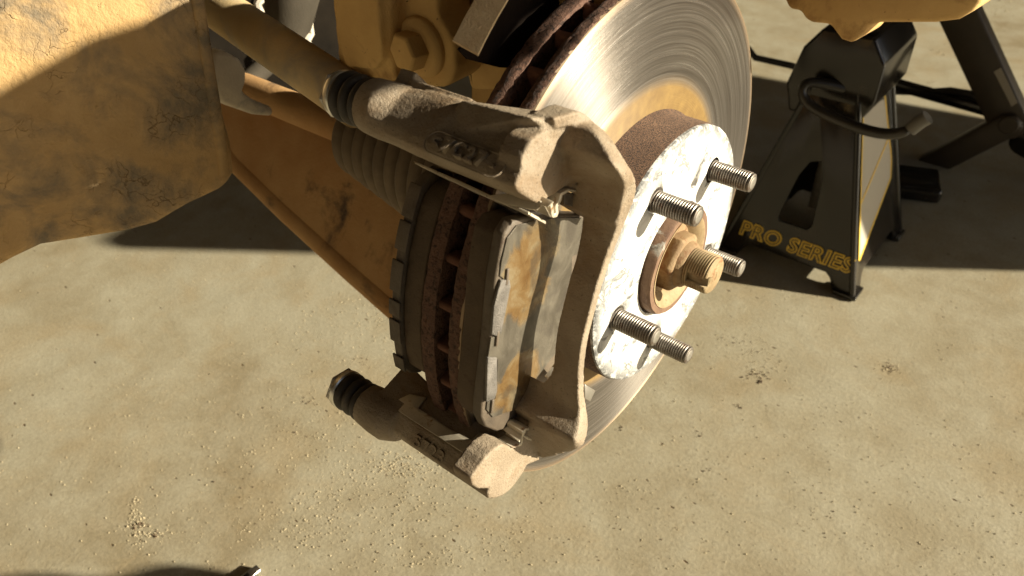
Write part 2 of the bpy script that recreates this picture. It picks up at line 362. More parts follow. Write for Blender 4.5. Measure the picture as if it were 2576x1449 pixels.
# ------------------------------------------------------------------ brake rotor
RO = .154
rot = thing('brake_rotor', 'vented brake disc with rusty rim, scored grey face and white corroded hat', 'brake disc', HB(0, 0, 0))
def rim_jit(k, x, r, a):
    if r < .12: return (0, 0)
    n_ = noise.noise(Vector((math.cos(a) * 45, math.sin(a) * 45, x * 500 + k * 3)))
    n2 = noise.noise(Vector((math.cos(a) * 14, math.sin(a) * 14, k)))
    return (n_ * .00035, -abs(n_) * .0011 - max(0, n2 - .25) * .0015)
def disc(x0, x1, name, face_first):
    rr = RO
    prof = [(x0, .082)] + [(x0 + (x1 - x0) * k / 5, rr - (.0008 if k in (0, 5) else 0)) for k in range(6)] + [(x1, .082)]
    b_ = MB(); b_.lathe(prof, 420, cap=False, jit=rim_jit, closed=True)
    return b_.build(name, RUST, rot)
outd = disc(-.0345, -.0266, 'outboard_disc', 0); ind = disc(-.0524, -.0438, 'inboard_disc', 0)
ff = MB(); ff.lathe([(-.0264, .0792), (-.02615, .098), (-.0262, .1), (-.0262, .1505), (-.0265, .1532), (-.028, .15345)], 200, cap=False)
ff.build('friction_face', FACE, rot)
vm = MB()
secs = []
for r_ in (.086, .11, .135, .147, .1512):
    hw = .0032 if r_ < .15 else .0018
    secs.append([Vector((x_, -r_, t_)) for x_, t_ in ((-.0445, -hw), (-.0340, -hw), (-.0340, hw), (-.0445, hw))])
NV = 40
vmesh = None
for k in range(NV):
    R_ = Matrix.Rotation(2 * math.pi * (k + .35) / NV, 3, 'X')
    if vmesh is None:
        b_ = MB(); b_.loft([[v + Vector((0, 0, H)) for v in s_] for s_ in secs]); o = b_.build('vane', VENT, rot, bevel=.0012); vmesh = o.data; o.rotation_euler = R_.to_euler(); v0 = o
    else:
        o = v0.copy(); S.collection.objects.link(o); o.rotation_euler = R_.to_euler()
# hat
hb = MB(); hb.lathe([(-.0300, .0815), (-.0262, .0812), (-.0245, .0798), (-.003, .0794), (-.0022, .0791)], 160, cap=False); hb.build('hat_wall', HATS, rot)
ch = MB(); ch.lathe([(-.0022, .0791), (-.0008, .0787), (0, .0772), (0, .0352), (-.003, .0346), (-.012, .0346)], 160, cap=False,
                    jit=lambda k, x, r, a: (0, noise.noise(Vector((math.cos(a) * 9, math.sin(a) * 9, k))) * .0006 if k in (1, 2) else 0))
hat = ch.build('hat_face', HATF, rot)
PH0 = -.0036   # phase of the stud circle (recovered)
# stud directions, in the hub frame
STUDS = []
Uc = np.cross([0, 0, 1.], [CR[0][0], CR[0][1], CR[0][2]]); Uc /= np.linalg.norm(Uc); Vc = np.cross([CR[0][0], CR[0][1], CR[0][2]], Uc)
for k in range(5):
    a = PH0 + k * 2 * math.pi / 5
    dcam = math.cos(a) * Uc + math.sin(a) * Vc
    STUDS.append(Vector((0, sum(CR[1][j] * dcam[j] for j in range(3)), sum(CR[2][j] * dcam[j] for j in range(3)))))
# stud holes: dark rusty recessed rings round each stud, raised boss-like lips
HOLE = surf('hole_rust', (.10, .045, .02), (.30, .13, .05), 200, .9, fb=.8, fs=800)
def ring_at(mb, cy, cz, x0, x1, r0, r1, n=28):
    mb.lathe([(x0, r0), (x1, r0), (x1, r1), (x0, r1)], n, c=(cy, cz), cap=False, closed=True)
# cut holes in the face with a boolean
for k, d in enumerate(STUDS):
    c = d * .05715
    b_ = MB(); b_.lathe([(-.006, .0078), (.003, .0078)], 28, c=(c.y, c.z)); cut = b_.build('cutter', HOLE, rot)
    m_ = hat.modifiers.new('h', 'BOOLEAN'); m_.operation = 'DIFFERENCE'; m_.object = cut
CUTS = [o for o in S.objects if o.name.startswith('cutter')]
# small threaded jacking hole between two studs
jc = P((1600 + 697 / 1.61) / 1.1646, (250 + 468 / 1.61) / 1.1646, X=0)
b_ = MB(); b_.lathe([(-.006, .0042), (.003, .0042)], 20, c=(jc.y, jc.z - H)); cut = b_.build('cutter', HOLE, rot); CUTS.append(cut)
m_ = hat.modifiers.new('h', 'BOOLEAN'); m_.operation = 'DIFFERENCE'; m_.object = cut
bb = MB(); bb.lathe([(-.0050, .0348), (-.0050, .0785)], 96, cap=False); bb.build('hat_backing', HOLE, rot)

# ------------------------------------------------------------------ hub, studs, spindle
hub = thing('wheel_hub', 'rusty wheel hub with five threaded wheel studs and a tan axle end in the middle', 'wheel hub', HB(0, 0, 0))
SH = surf('spindle_tan', (.22, .15, .075), (.33, .25, .14), 90, .7, .1, c3=(.20, .10, .04), s3=120, th3=.6, fb=.5, fs=900)
PIL = surf('pilot_rust', (.10, .05, .03), (.20, .12, .07), 120, .7, c3=(.34, .32, .28), s3=70, th3=.62, w3=.03, fb=.6, fs=700)
b_ = MB(); b_.lathe([(-.02, .0338), (.0045, .0338), (.0062, .0328), (.0062, .0292), (.0045, .0280), (-.004, .0275), (-.008, .0265), (-.012, .020), (-.012, .010)], 72, cap=False,
                    jit=lambda k, x, r, a: (0, noise.noise(Vector((math.cos(a) * 6, math.sin(a) * 6, k * .3))) * .0005)); b_.build('pilot_ring', PIL, hub)
b_ = MB(); b_.lathe([(-.004, .0276), (.0035, .0280), (.0050, .0290), (.0066, .0290), (.0066, .0280), (.002, .0225), (-.004, .019)], 72, cap=False)
b_.build('inner_lip', SH, hub)
NUT = surf('nut_tan_rust', (.19, .115, .055), (.30, .21, .11), 120, .75, c3=(.17, .08, .03), s3=150, th3=.58, fb=.7, fs=800)
b_ = MB(); hexr = .0185
def ngon(n, r, x, ph=0.): return [HB(x, -r * math.cos(ph + 2 * math.pi * i / n), r * math.sin(ph + 2 * math.pi * i / n)) for i in range(n)]
b_.lathe([(-.006, .023), (-.002, .023), (0, .0215)], 40); nf = b_.build('nut_flange', NUT, hub)
b_ = MB(); b_.loft([ngon(6, hexr, -.001, .3), ngon(6, hexr, .0075, .3), ngon(6, hexr * .9, .0095, .3)]); b_.build('axle_nut', NUT, hub, bevel=.0008)
b_ = MB(); b_.lathe([(.008, .0145), (.012, .0135), (.0135, .0118)], 32); b_.build('nut_collar', NUT, hub)
def thread_prof(x0, x1, r, pitch, depth, tip=.0008):
    pr = [(x0 - .004, r - depth)]; x = x0
    while x < x1 - pitch - tip:
        pr += [(x, r - depth), (x + pitch * .38, r), (x + pitch * .62, r)]; x += pitch
    pr += [(x, r - depth), (x + pitch * .4, r - depth * .4), (x1 - tip * .6, r - depth * .6), (x1, r - depth * 1.6), (x1 + .00005, .0001)]
    return pr
b_ = MB(); b_.lathe(thread_prof(.012, .0286, .0117, .0015, .0009, .0012), 40, cap=False); spn = b_.build('axle_shaft', SH, hub)
# keyway notch across the threads
b_ = MB(); b_.box(HB(.0225, -.0112, .0006), (.0065 * 2, .006, .0062)); kc = b_.build('cutter', SH, hub); CUTS.append(kc)
m_ = spn.modifiers.new('k', 'BOOLEAN'); m_.operation = 'DIFFERENCE'; m_.object = kc
b_ = MB(); b_.lathe([(.0288, .0022), (.0289, .0034), (.0286, .0040), (.0283, .0020), (.0283, .0001)], 20, cap=False); b_.build('centre_dimple', SH, hub)
st0 = None
for k, d in enumerate(STUDS):
    c = d * .05715
    if st0 is None:
        b_ = MB(); b_.lathe(thread_prof(.001, .0253, .0060, .00150, .00085), 32, cap=False); b_.lathe([(-.01, .0064), (.0005, .0064), (.001, .0052)], 32, cap=True)
        st0 = b_.build('wheel_stud', STUD, hub); o = st0
    else: o = st0.copy(); S.collection.objects.link(o)
    o.location = (0, c.y, c.z)
    b_ = MB(); b_.lathe([(.0254, .0003), (.0255, .0030), (.0252, .0041), (.0249, .0044)], 24, c=(0, 0), cap=False)
    if k == 0: e0 = b_.build('stud_end', STEEL, hub); e = e0
    else: e = e0.copy(); S.collection.objects.link(e)
    e.parent = o; e.location = (0, 0, 0)

# ------------------------------------------------------------------ caliper bracket
AU, AL = 43., -16.
RU, RL = .172, .169
brk = thing('caliper_bracket', 'cast caliper bracket with two rubber booted slide pins straddling the brake disc', 'caliper bracket', polar(13.5, .16, 0, -.03))
def circ(al, rc, rad, x, n=24, t0=0., sx=1, sy=1): return [polar(al, rc + rad * sx * math.cos(a), t0 + rad * sy * math.sin(a), x) for a in [2 * math.pi * i / n for i in range(n)]]
def rsec(al, r0, r1, t0, t1, x, n=24, p=5., tilt=.25):
    out = []
    for i in range(n):
        a = 2 * math.pi * i / n; c, s_ = math.cos(a), math.sin(a)
        k = (abs(c) ** p + abs(s_) ** p) ** (-1 / p)
        r_, tt_ = (r0 + r1) / 2 + (r1 - r0) / 2 * c * k, (t0 + t1) / 2 + (t1 - t0) / 2 * s_ * k
        if r_ > (r0 + r1) / 2: r_ -= tilt * (tt_ - t0)
        out.append(polar(al, r_, tt_, x))
    return out
bk = MB()
# upper ear
bk.loft([circ(AU, RU, .0128, -.0955), circ(AU, RU, .0132, -.085, sy=1.02), rsec(AU, .158, .1835, -.0130, .0150, -.076, p=2.6), rsec(AU, .156, .1835, -.0135, .0168, -.064, p=3.5),
         rsec(AU, .155, .1845, -.0138, .0165, -.050, p=4.5), rsec(AU, .155, .1845, -.0138, .0140, -.028, p=5), rsec(AU, .155, .1845, -.0138, .0115, -.006, p=5), rsec(AU, .156, .1838, -.0130, .0112, .0010, p=6)])
bk.prism([polar(AU, .150, .0185, x) for x in (-.088, -.048)] + [polar(AU, .172, .0172, x) for x in (-.044, -.080)], polar(AU, 0, -.012) - polar(AU, 0, 0))
bk.prism([polar(AU, .150, .0168, -.046), polar(AU, .150, .0135, -.016), polar(AU, .170, .0128, -.018), polar(AU, .174, .0165, -.042)], polar(AU, 0, -.012) - polar(AU, 0, 0))
# lower ear
def lsec(x, dr=.0012, dt=0.):
    pts = [(.144, .0112), (.155, .0112), (.1655, .0112), (.1690, .0085), (.1735, .0040), (.1742, .0000), (.1715, -.0055), (.1665, -.0115), (.161, -.0145), (.156, -.015), (.150, -.0145), (.145, -.012), (.143, 0)]
    return [polar(AL, r_ + dr, t_ + dt, x) for r_, t_ in pts]
bk.loft([circ(AL, RL, .0118, -.0925), circ(AL, RL, .0128, -.082), circ(AL, RL, .0128, -.074), circ(AL, RL - .002, .0112, -.066)])
bk.loft([lsec(-.084, -.004), lsec(-.060, .001), lsec(-.03), lsec(.0010)])
# inboard mounting plate between the ears (behind the inner pad)
def wpoly(pts, X): return [P(x, y, X=X) for x, y in pts]
c1 = lambda a, b: ((1500 + a / 2.636) / 1.1646, (350 + b / 2.636) / 1.1646)
c2 = lambda a, b: ((1350 + a / 2.898) / 1.1646, (950 + b / 2.898) / 1.1646)
c6 = lambda a, b: ((900 + a / 2.862) / 1.1646, (1000 + b / 2.862) / 1.1646)
for a0_, a1_ in ((41, 50),):
    bk.prism([polar(a0_, .118, 0, -.080), polar(a1_, .118, 0, -.080), polar(a1_, .172, 0, -.080), polar(a0_, .172, 0, -.080)], (-.010, 0, 0))
# webs (X = -.008 ... .001)
up = [c1(50, 540), c1(75, 300), c1(150, 160), c1(240, 95), c1(340, 74), c1(430, 60), c1(560, 130), c1(600, 220), c1(560, 500), c1(420, 520), c1(290, 600), c1(240, 540)]
bk.prism(wpoly(up, .0005), (-.0115, 0, 0))
lo = [c6(1520, 1240), c6(1440, 1242), c6(1390, 1215), c6(1370, 1150), c6(1440, 1060), c6(1480, 1000), c6(1540, 930), c6(1640, 862), c6(1730, 895), c6(1800, 820), c6(1860, 860), c6(1960, 995), c6(1780, 1070), c6(1600, 1215)]
bk.prism(wpoly(lo, .0010), (-.012, 0, 0))
def cr(L, m=3):
    L = [tuple(q) if hasattr(q, '__len__') else (q,) for q in L]; out = []
    for i in range(len(L) - 1):
        p0, p1, p2, p3 = L[max(i - 1, 0)], L[i], L[i + 1], L[min(i + 2, len(L) - 1)]
        for k in range(m):
            t_ = k / m
            out.append(tuple(.5 * (2 * b_ + (c_ - a_) * t_ + (2 * a_ - 5 * b_ + 4 * c_ - d_) * t_ ** 2 + (3 * b_ - a_ - 3 * c_ + d_) * t_ ** 3) for a_, b_, c_, d_ in zip(p0, p1, p2, p3)))
    out.append(L[-1]); return [q[0] if len(q) == 1 else q for q in out]
def ramp_web(A, B, XS=None, XB_=.0010, xb=-.010, n=9, pw=5.):
    """solid web whose outer face sweeps concavely from the ear (B) up to the strap's edge (A)"""
    secs = []; A = cr(A); B = cr(B); XS = cr(XS)
    for i_, (a_, b_) in enumerate(zip(A, B)):
        XA = XS[i_] - .001 if XS else .0165
        pa, pb = P(*a_, X=XA + .001), P(*b_, X=.001)
        pa.x = 0; pb.x = 0; top_ = []
        for k in range(n + 1):
            t_ = k / n; q_ = pa.lerp(pb, t_); q_.x = XB_ + (XA - XB_) * (1 - t_) ** pw; top_.append(q_)
        b2 = pb.copy(); b2.x = xb; a2_ = pa.copy(); a2_.x = xb
        secs.append(top_ + [b2, a2_])
    bk.loft(secs)
ramp_web([c1(345, 70), c1(450, 50), c1(545, 38), c1(615, 58), c1(668, 115), c1(742, 245), c1(800, 362), c1(855, 465), c1(862, 560), c1(835, 700), c1(800, 820)],
         [c1(300, 110), c1(400, 130), c1(470, 170), c1(500, 210), c1(500, 270), c1(460, 350), c1(435, 430), c1(425, 510), c1(520, 600), c1(620, 700), c1(660, 800)], [.003, .005, .007, .011, .016, .0225, .0275, .028, .026, .024, .0225])
ramp_web([c2(1003, 660), c2(1010, 760), c2(1005, 850), c2(985, 950), c2(960, 1008), c2(900, 1048), c2(800, 1083), c2(700, 1098)],
         [c2(885, 655), c2(770, 725), c2(660, 800), c2(580, 870), c2(545, 930), c2(530, 1000), c2(540, 1060), c2(600, 1090)], [.022, .024, .026, .028, .028, .022, .013, .005])
def hull(pts):
    hb_ = bmesh.new(); [hb_.verts.new(p) for p in pts]; r_ = bmesh.ops.convex_hull(hb_, input=hb_.verts[:])
    dead = [v_ for v_ in hb_.verts if not v_.link_faces]
    bmesh.ops.delete(hb_, geom=dead, context='VERTS'); hb_.verts.index_update()
    bk.add([v.co.copy() for v in hb_.verts], [tuple(v.index for v in f.verts) for f in hb_.faces]); hb_.free()
hull([polar(AU, .157, .0150, -.046), polar(AU, .157, -.002, -.046), polar(AU, .178, .0140, -.044), polar(AU, .180, -.002, -.044)] + [P(*c1(*q), X=.001) for q in ((300, 110), (330, 66), (450, 50), (540, 44), (560, 60), (560, 22), (450, 26), (330, 42), (420, 120))] + [P(1285, 286, X=-.018), P(1335, 296, X=-.004), P(1400, 292, X=-.002), P(1440, 290, X=-.001)])
# strap: outer (front) line and back line sighted on X = .018
fr = [c1(340, 72), c1(450, 52), c1(540, 36), c1(610, 52), c1(665, 110), c1(740, 240), c1(800, 360), c1(855, 460), c1(868, 560), c1(840, 700), c1(800, 860), c1(745, 1010), c1(690, 1180), c1(650, 1300), c1(615, 1430)]
bkl = [c1(330, 40), c1(450, 22), c1(570, 10), c1(670, 50), c1(760, 130), c1(830, 240), c1(900, 350), c1(955, 450), c1(962, 560), c1(925, 680), c1(860, 840), c1(805, 980), c1(740, 1160), c1(695, 1290), c1(655, 1420)]
fr += [c2(1030, 150), c2(1003, 350), c2(1000, 500), c2(1000, 640), c2(1012, 760), c2(1008, 850), c2(990, 950), c2(965, 1010), c2(900, 1050), c2(800, 1085), c2(690, 1100)]
bkl += [c2(1085, 110), c2(1052, 330), c2(1045, 480), c2(1055, 620), c2(1075, 740), c2(1085, 850), c2(1070, 960), c2(1020, 1045), c2(930, 1085), c2(820, 1118), c2(700, 1140)]
XP = [.002, .004, .006, .010, .015, .022, .027, .028, .026, .024, .022, .020, .019, .019, .019, .019, .019, .020, .022, .024, .026, .028, .028, .022, .013, .004]
fr = cr(fr); bkl = cr(bkl); XP = cr(XP); n_ = len(fr); secs = []; assert n_ == len(XP) == len(bkl)
for i, (a, b) in enumerate(zip(fr, bkl)):
    X1a = XP[i]
    pa, pb = P(*a, X=X1a), P(*b, X=X1a); q = i / (n_ - 1)
    e_ = min(1, max(0, (abs(q - .52) - .17) / .14)); X0 = .0045 * (1 - e_) - .008 * e_
    if (pb - pa).length < .0055: pb = pa + (pb - pa).normalized() * .0055
    def at_(p, x): v = p.copy(); v.x = x; return v
    secs.append([at_(pa, X0), at_(pa, X1a), at_(pb, X1a), at_(pb, X0)])
bk.loft(secs)
bo = bk.build('bracket_body', CAST, brk, remesh=.0008, sm=5, disp=(.00022, .0012))
# raised casting code on the upper ear, in an oval frame
def text_mesh(s_, size, ext, name, mat, parent, M_, offset=0., shear=0., space=1.0):
    cu = bpy.data.curves.new('t', 'FONT'); cu.body = s_; cu.size = size; cu.extrude = ext; cu.offset = offset; cu.shear = shear; cu.space_character = space
    cu.align_x = 'CENTER'; cu.align_y = 'CENTER'; cu.resolution_u = 4
    to = bpy.data.objects.new('t', cu); S.collection.objects.link(to); bpy.context.view_layer.update()
    me = bpy.data.meshes.new_from_object(to.evaluated_get(bpy.context.evaluated_depsgraph_get())); bpy.data.objects.remove(to)
    me.transform(Matrix.Translation(-Vector(parent['_org'])) @ M_)
    me.materials.clear(); me.materials.append(mat)
    o = bpy.data.objects.new(name, me); S.collection.objects.link(o); o.parent = parent['_obj']; return o
def frame_(o, ex, ey):
    ex = ex.normalized(); ez = ex.cross(ey).normalized(); ey = ez.cross(ex)
    return Matrix.Translation(o) @ Matrix((ex, ey, ez)).transposed().to_4x4()
etU = polar(AU, 0, 1) - polar(AU, 0, 0); erU = polar(AU, 1) - polar(AU, 0)
FU = frame_(polar(AU, .1831, -.0070, -.0272), Vector((1, 0, -.02)), etU - erU * .25)
text_mesh('7C27', .0090, .0015, 'casting_code', CAST, brk, FU, .00015, space=1.15)
for dx, s_ in ((-.0155, '<'), (.0150, '-')): text_mesh(s_, .0085, .0011, 'casting_mark', CAST, brk, FU @ Matrix.Translation((dx, 0, 0)), .0001)
ov = MB(); pts = []
for i in range(40):
    a = 2 * math.pi * i / 40; cx = .0155 if math.cos(a) > 0 else -.0155
    pts.append(FU @ Vector((cx + .0052 * math.cos(a), .0052 * math.sin(a), .0002)))
secs = []
for i, p_ in enumerate(pts):
    d = (pts[(i + 1) % 40] - pts[i - 1]).normalized(); nn = erU; sd = d.cross(nn).normalized()
    secs.append([p_ + (nn * math.cos(q) + sd * math.sin(q)) * .0004 for q in [k * math.pi / 3 for k in range(6)]])
ov.loft(secs, closed=True); ov.build('casting_frame', CAST, brk)
etL = polar(AL, 0, 1) - polar(AL, 0, 0); erL = polar(AL, 1) - polar(AL, 0)
nrm = (erL * .85 + etL * .75).normalized(); upv = Vector((1, 0, 0)).cross(nrm) * -1
FL = frame_(polar(AL, .1716, .0052, -.0395), Vector((1, 0, 0)), (etL * .78 - erL * .62))
text_mesh('5723', .0100, .0019, 'casting_code', CAST, brk, FL, .0001, space=1.1)
q0 = P(*c1(725, 505), X=.0048); text_mesh('2', .011, .0007, 'casting_mark', CAST, brk, frame_(q0, Vector((0, .75, -.2)), Vector((0, .35, .9))), .0003)
q0 = P(*c2(830, 950), X=.0048); text_mesh('C', .011, .0007, 'casting_mark', CAST, brk, frame_(q0, Vector((0, .6, -.6)), Vector((0, .6, .6))), .0003)
# boots
def boot(al, rc, x0, x1, capx, label, RB=.0122):
    pr = []; n_ = 3; L_ = (x1 - x0) / n_
    for k in range(n_):
        xa = x0 + k * L_
        R_ = RB
        for j in range(8):
            a = math.pi * j / 8; pr.append((xa + L_ * j / 8, .0086 + (R_ - .0086) * math.sin(a) ** .55 if 0 < j else .0086))
    pr = [(x0 - .0012, .0088)] + pr + [(x1, .0088)]
    c = polar(al, rc); b_ = MB(); b_.lathe(pr, 40, c=(c.y, c.z - H))
    o = b_.build('slide_pin_boot', RUBBER, brk)
    s_ = sub(brk, o)
    b_ = MB(); b_.lathe([(capx, .0001), (capx, .0102), (capx + .0008, .0112), (capx + .0022, .0115), (capx + .0040, .0116), (capx + .0046, .0109), (capx + .0046, .007)], 40, c=(c.y, c.z - H), cap=False)
    b_.build('steel_ring', CHROME, s_)
    # bent lip of the slide pin head
    b_ = MB(); b_.loft([ [polar(al, rc + .0118 * math.cos(a) , .0118 * math.sin(a), xx) for a in [2 * math.pi * i / 6 + .4 for i in range(6)]] for xx in (capx - .0010, capx + .0006)])
    b_.build('pin_head', STEEL, s_, bevel=.0004)
boot(AU, RU, -.1145, -.0945, -.1180, '')
boot(AL, RL, -.1105, -.0915, -.1140, '', .0114)

# ------------------------------------------------------------------ brake pads
def pad(name, label, xf, xb, xs, outline, back_mat, org):
    t_ = thing(name, label, 'brake pad', org)
    return t_
opad = thing('outer_brake_pad', 'outer brake pad with grey shim and amber grease, lit beside the bracket arm', 'brake pad', polar(13.5, .13, 0, -.016))
tout = opad
SHIM = shim_mat()
# shim uses hub-centred coordinates
out = [(1290, 556), (1330, 545), (1400, 538), (1475, 540), (1478, 575), (1462, 640), (1448, 690), (1440, 760), (1428, 800), (1425, 850), (1412, 890), (1390, 925), (1385, 955), (1362, 985), (1336, 1020), (1332, 1056), (1290, 1075), (1250, 1086), (1222, 1075), (1211, 1050), (1213, 1010), (1226, 905), (1233, 850), (1238, 790), (1247, 700), (1258, 640), (1268, 590)]
def scaled(pts, k, ctr=(1340, 800)): return [(ctr[0] + (x - ctr[0]) * k, ctr[1] + (y - ctr[1]) * k) for x, y in pts]
bp = MB(); bp.prism([P(x, y, X=-.0080) for x, y in out], (-.0060, 0, 0)); bp.build('backing_plate', BACKP, opad, bevel=.0012)
lin = [P(x, y, X=-.0080) for x, y in scaled(out, .955)]
lm_ = MB(); lm_.prism([p + Vector((-.0062, 0, 0)) for p in lin], (-.0112, 0, 0)); fo = lm_.build('friction_lining', FRIC, opad, bevel=.001)
# shim sheet, built round the hub origin so that its stains sit where they are
shp = [(1300, 568), (1340, 556), (1400, 548), (1466, 548), (1466, 580), (1456, 625), (1452, 640), (1440, 645), (1438, 700), (1430, 715), (1432, 765), (1418, 800), (1416, 850), (1402, 885), (1385, 905), (1345, 960), (1332, 1005), (1328, 1020), (1240, 1050), (1224, 1030), (1226, 1012), (1246, 1004), (1250, 980), (1252, 905), (1228, 900), (1236, 850), (1252, 845), (1262, 790), (1270, 720), (1266, 700), (1258, 695), (1262, 660), (1276, 600)]
sb = MB(); sb.prism([P(x, y, X=-.0072) for x, y in shp], (-.0007, 0, 0))
sh_o = sb.build('shim', SHIM, None, loc=(0, 0, H), bevel=.0002, smooth=False)
sh_o.parent = opad['_obj']; sh_o.location = Vector((0, 0, H)) - Vector(opad['_org'])
ROUGHB = surf('rough_backing', (.10, .09, .08), (.24, .22, .20), 120, .45, .3, fb=1., fs=1200, fd=.0008)
for pl in ([(1262, 705), (1283, 705), (1285, 722), (1262, 838), (1250, 846), (1238, 842), (1244, 770)], [(1228, 900), (1251, 900), (1251, 985), (1245, 1003), (1224, 1012)]):
    tb = MB(); tb.prism([P(x, y, X=-.0062) for x, y in pl], (-.0016, 0, 0)); tb.build('shim_tab', ROUGHB, opad, bevel=.0003)
# clips folded over the outer edge of the pad
for (x, y) in ((1262, 690), (1238, 845), (1226, 1015)):
    c = P(x, y, X=-.0095); tb = MB(); tb.box(c, (.007, .0016, .008), Matrix.Rotation(math.radians(-12), 3, 'X')); tb.build('shim_finger', BACKP, opad, bevel=.0004)
ipad = thing('inner_brake_pad', 'inner brake pad in shade behind the disc, with thin grey clips along its edge', 'brake pad', polar(13.5, .13, 0, -.058))
def arcpad(al0, al1, r0, r1, x, n=22):
    a = [al0 + (al1 - al0) * i / n for i in range(n + 1)]
    def ro(q):
        e = min(q - al0, al1 - q); return r1 - (0 if e > 5 else (5 - e) ** 2 * .00035)
    return [polar(q, ro(q), 0, x) for q in a] + [polar(q, r0, 0, x) for q in reversed(a)]
ib = MB(); ib.prism(arcpad(-8, 38, .105, .1548, -.0655), (-.0058, 0, 0)); ib.build('backing_plate', BACKP, ipad, bevel=.001)
il = MB(); il.prism(arcpad(-6.5, 36.5, .108, .1525, -.0535), (-.0118, 0, 0)); il.build('friction_lining', FRIC, ipad, bevel=.001)
for a0, a1 in ((28, 34), (22, 27.3), (14, 20), (9, 12.2), (3, 8), (-4, -.5)):
    tb = MB(); n8 = 6
    i_ = [polar(a0 + (a1 - a0) * k / n8, .1549, 0, -.0645) for k in range(n8 + 1)]; o_ = [polar(a0 + (a1 - a0) * k / n8, .1560, 0, -.0645) for k in range(n8 + 1)]
    tb.prism(i_ + o_[::-1], (-.0075, 0, 0)); tb.build('shim_finger', BACKP, ipad, bevel=.0003)

# ------------------------------------------------------------------ abutment clips
def sheet(pts3, n, th=.0006):
    m_ = MB(); m_.prism(pts3, Vector(n).normalized() * th); return m_
uc = thing('abutment_clip', 'thin tan steel clip with a folded end under the upper bracket ear', 'brake clip', P(1250, 470, X=-.02), 'pad clips in the caliper bracket')
TU = -.0165
def PU(x, y, T_=TU): return PN(x, y, etU, T_)
def PUr(x, y, R_): return PN(x, y, erU, R_)
l1 = [(1040, 404), (1043, 411), (1160, 466), (1240, 503), (1330, 540), (1330, 532), (1240, 494), (1160, 456)]
sheet([PUr(x, y, .1600) for x, y in l1], -erU, .016).build('clip_rail', CLIP, uc, bevel=.0002)
l2 = [(1238, 500), (1232, 491), (1300, 484), (1360, 492), (1392, 507), (1378, 520), (1362, 515), (1350, 528), (1330, 526), (1300, 518), (1270, 514)]
sheet([PUr(x, y, .1612) for x, y in l2], -erU, .0008).build('clip_plate', CLIP, uc, bevel=.0002)
# folded channel end
ch_ = [(1362, 512), (1376, 508), (1384, 512), (1388, 545), (1392, 549), (1402, 546), (1406, 535), (1404, 520), (1412, 508), (1416, 492), (1432, 482), (1452, 484), (1452, 479), (1430, 475), (1410, 487), (1406, 504), (1397, 520), (1399, 536), (1394, 541), (1391, 508), (1380, 502), (1360, 507)]
mb = MB(); mb.prism([P(x, y, X=.002) for x, y in ch_], (-.010, 0, 0)); mb.build('clip_fold', CLIP, uc, bevel=.0003)
mb = MB(); mb.prism([PUr(x, y, .158) for x, y in ((1322, 500), (1372, 520), (1386, 546), (1330, 524))], erU * .0006); mb.build('clip_side', CLIP, uc)
mb = MB(); mb.prism([P(x, y, X=.0) for x, y in ((1420, 488), (1460, 483), (1471, 500), (1470, 528), (1445, 522), (1420, 515))], (-.0008, 0, 0)); mb.build('clip_tongue', BACKP, uc, bevel=.0003)
lc = thing('abutment_clip', 'speckled tan steel clip plate lying along the lower bracket ear', 'brake clip', P(1200, 1110, X=-.02), 'pad clips in the caliper bracket')
def PL(x, y, T_=.0122): return PN(x, y, etL, T_)
lp = [(765, 485), (815, 520), (762, 580), (900, 672), (1100, 800), (1375, 978), (1442, 920), (1508, 950), (1660, 862), (1728, 896), (1790, 850), (1640, 800), (1440, 762), (1375, 825), (1190, 732), (1060, 640), (930, 558), (1000, 470), (860, 440)]
mb = MB(); mb.prism([PL(*c6(*q)) for q in lp], -etL * .0007); mb.build('clip_plate', CLIP, lc, bevel=.0002)
fd = [(1728, 896), (1790, 862), (1800, 820), (1806, 760), (1830, 730), (1862, 722), (1866, 745), (1838, 750), (1822, 790), (1850, 800), (1880, 820), (1900, 790), (1928, 770), (1926, 782), (1880, 835), (1850, 825), (1812, 800), (1808, 850), (1796, 878)]
mb = MB(); mb.prism([P(*c6(*q), X=.0022) for q in fd], (-.010, 0, 0)); mb.build('clip_fold', CLIP, lc, bevel=.0003)
mb = MB(); mb.prism([PL(*c6(*q), .016) for q in ((1640, 740), (1780, 850), (1800, 800), (1700, 700))], etL * .0006); mb.build('clip_tongue', CLIP, lc, bevel=.0002)
# wear indicator tab poking past the bracket arm
wi = MB(); wi.prism([P(x, y, X=.0) for x, y in (c2(830, 385), c2(865, 430), c2(860, 520), c2(800, 500), c2(760, 470))], (-.004, 0, 0)); wi.build('wear_tab', STEEL, opad, bevel=.0005)
wi = MB(); wi.prism([P(x, y, X=-.004) for x, y in (c2(1050, 530), c2(1060, 510), c2(1145, 565), c2(1100, 660), c2(1055, 635))], (-.003, 0, 0)); wi.build('wear_tab', STEEL, opad, bevel=.0005)

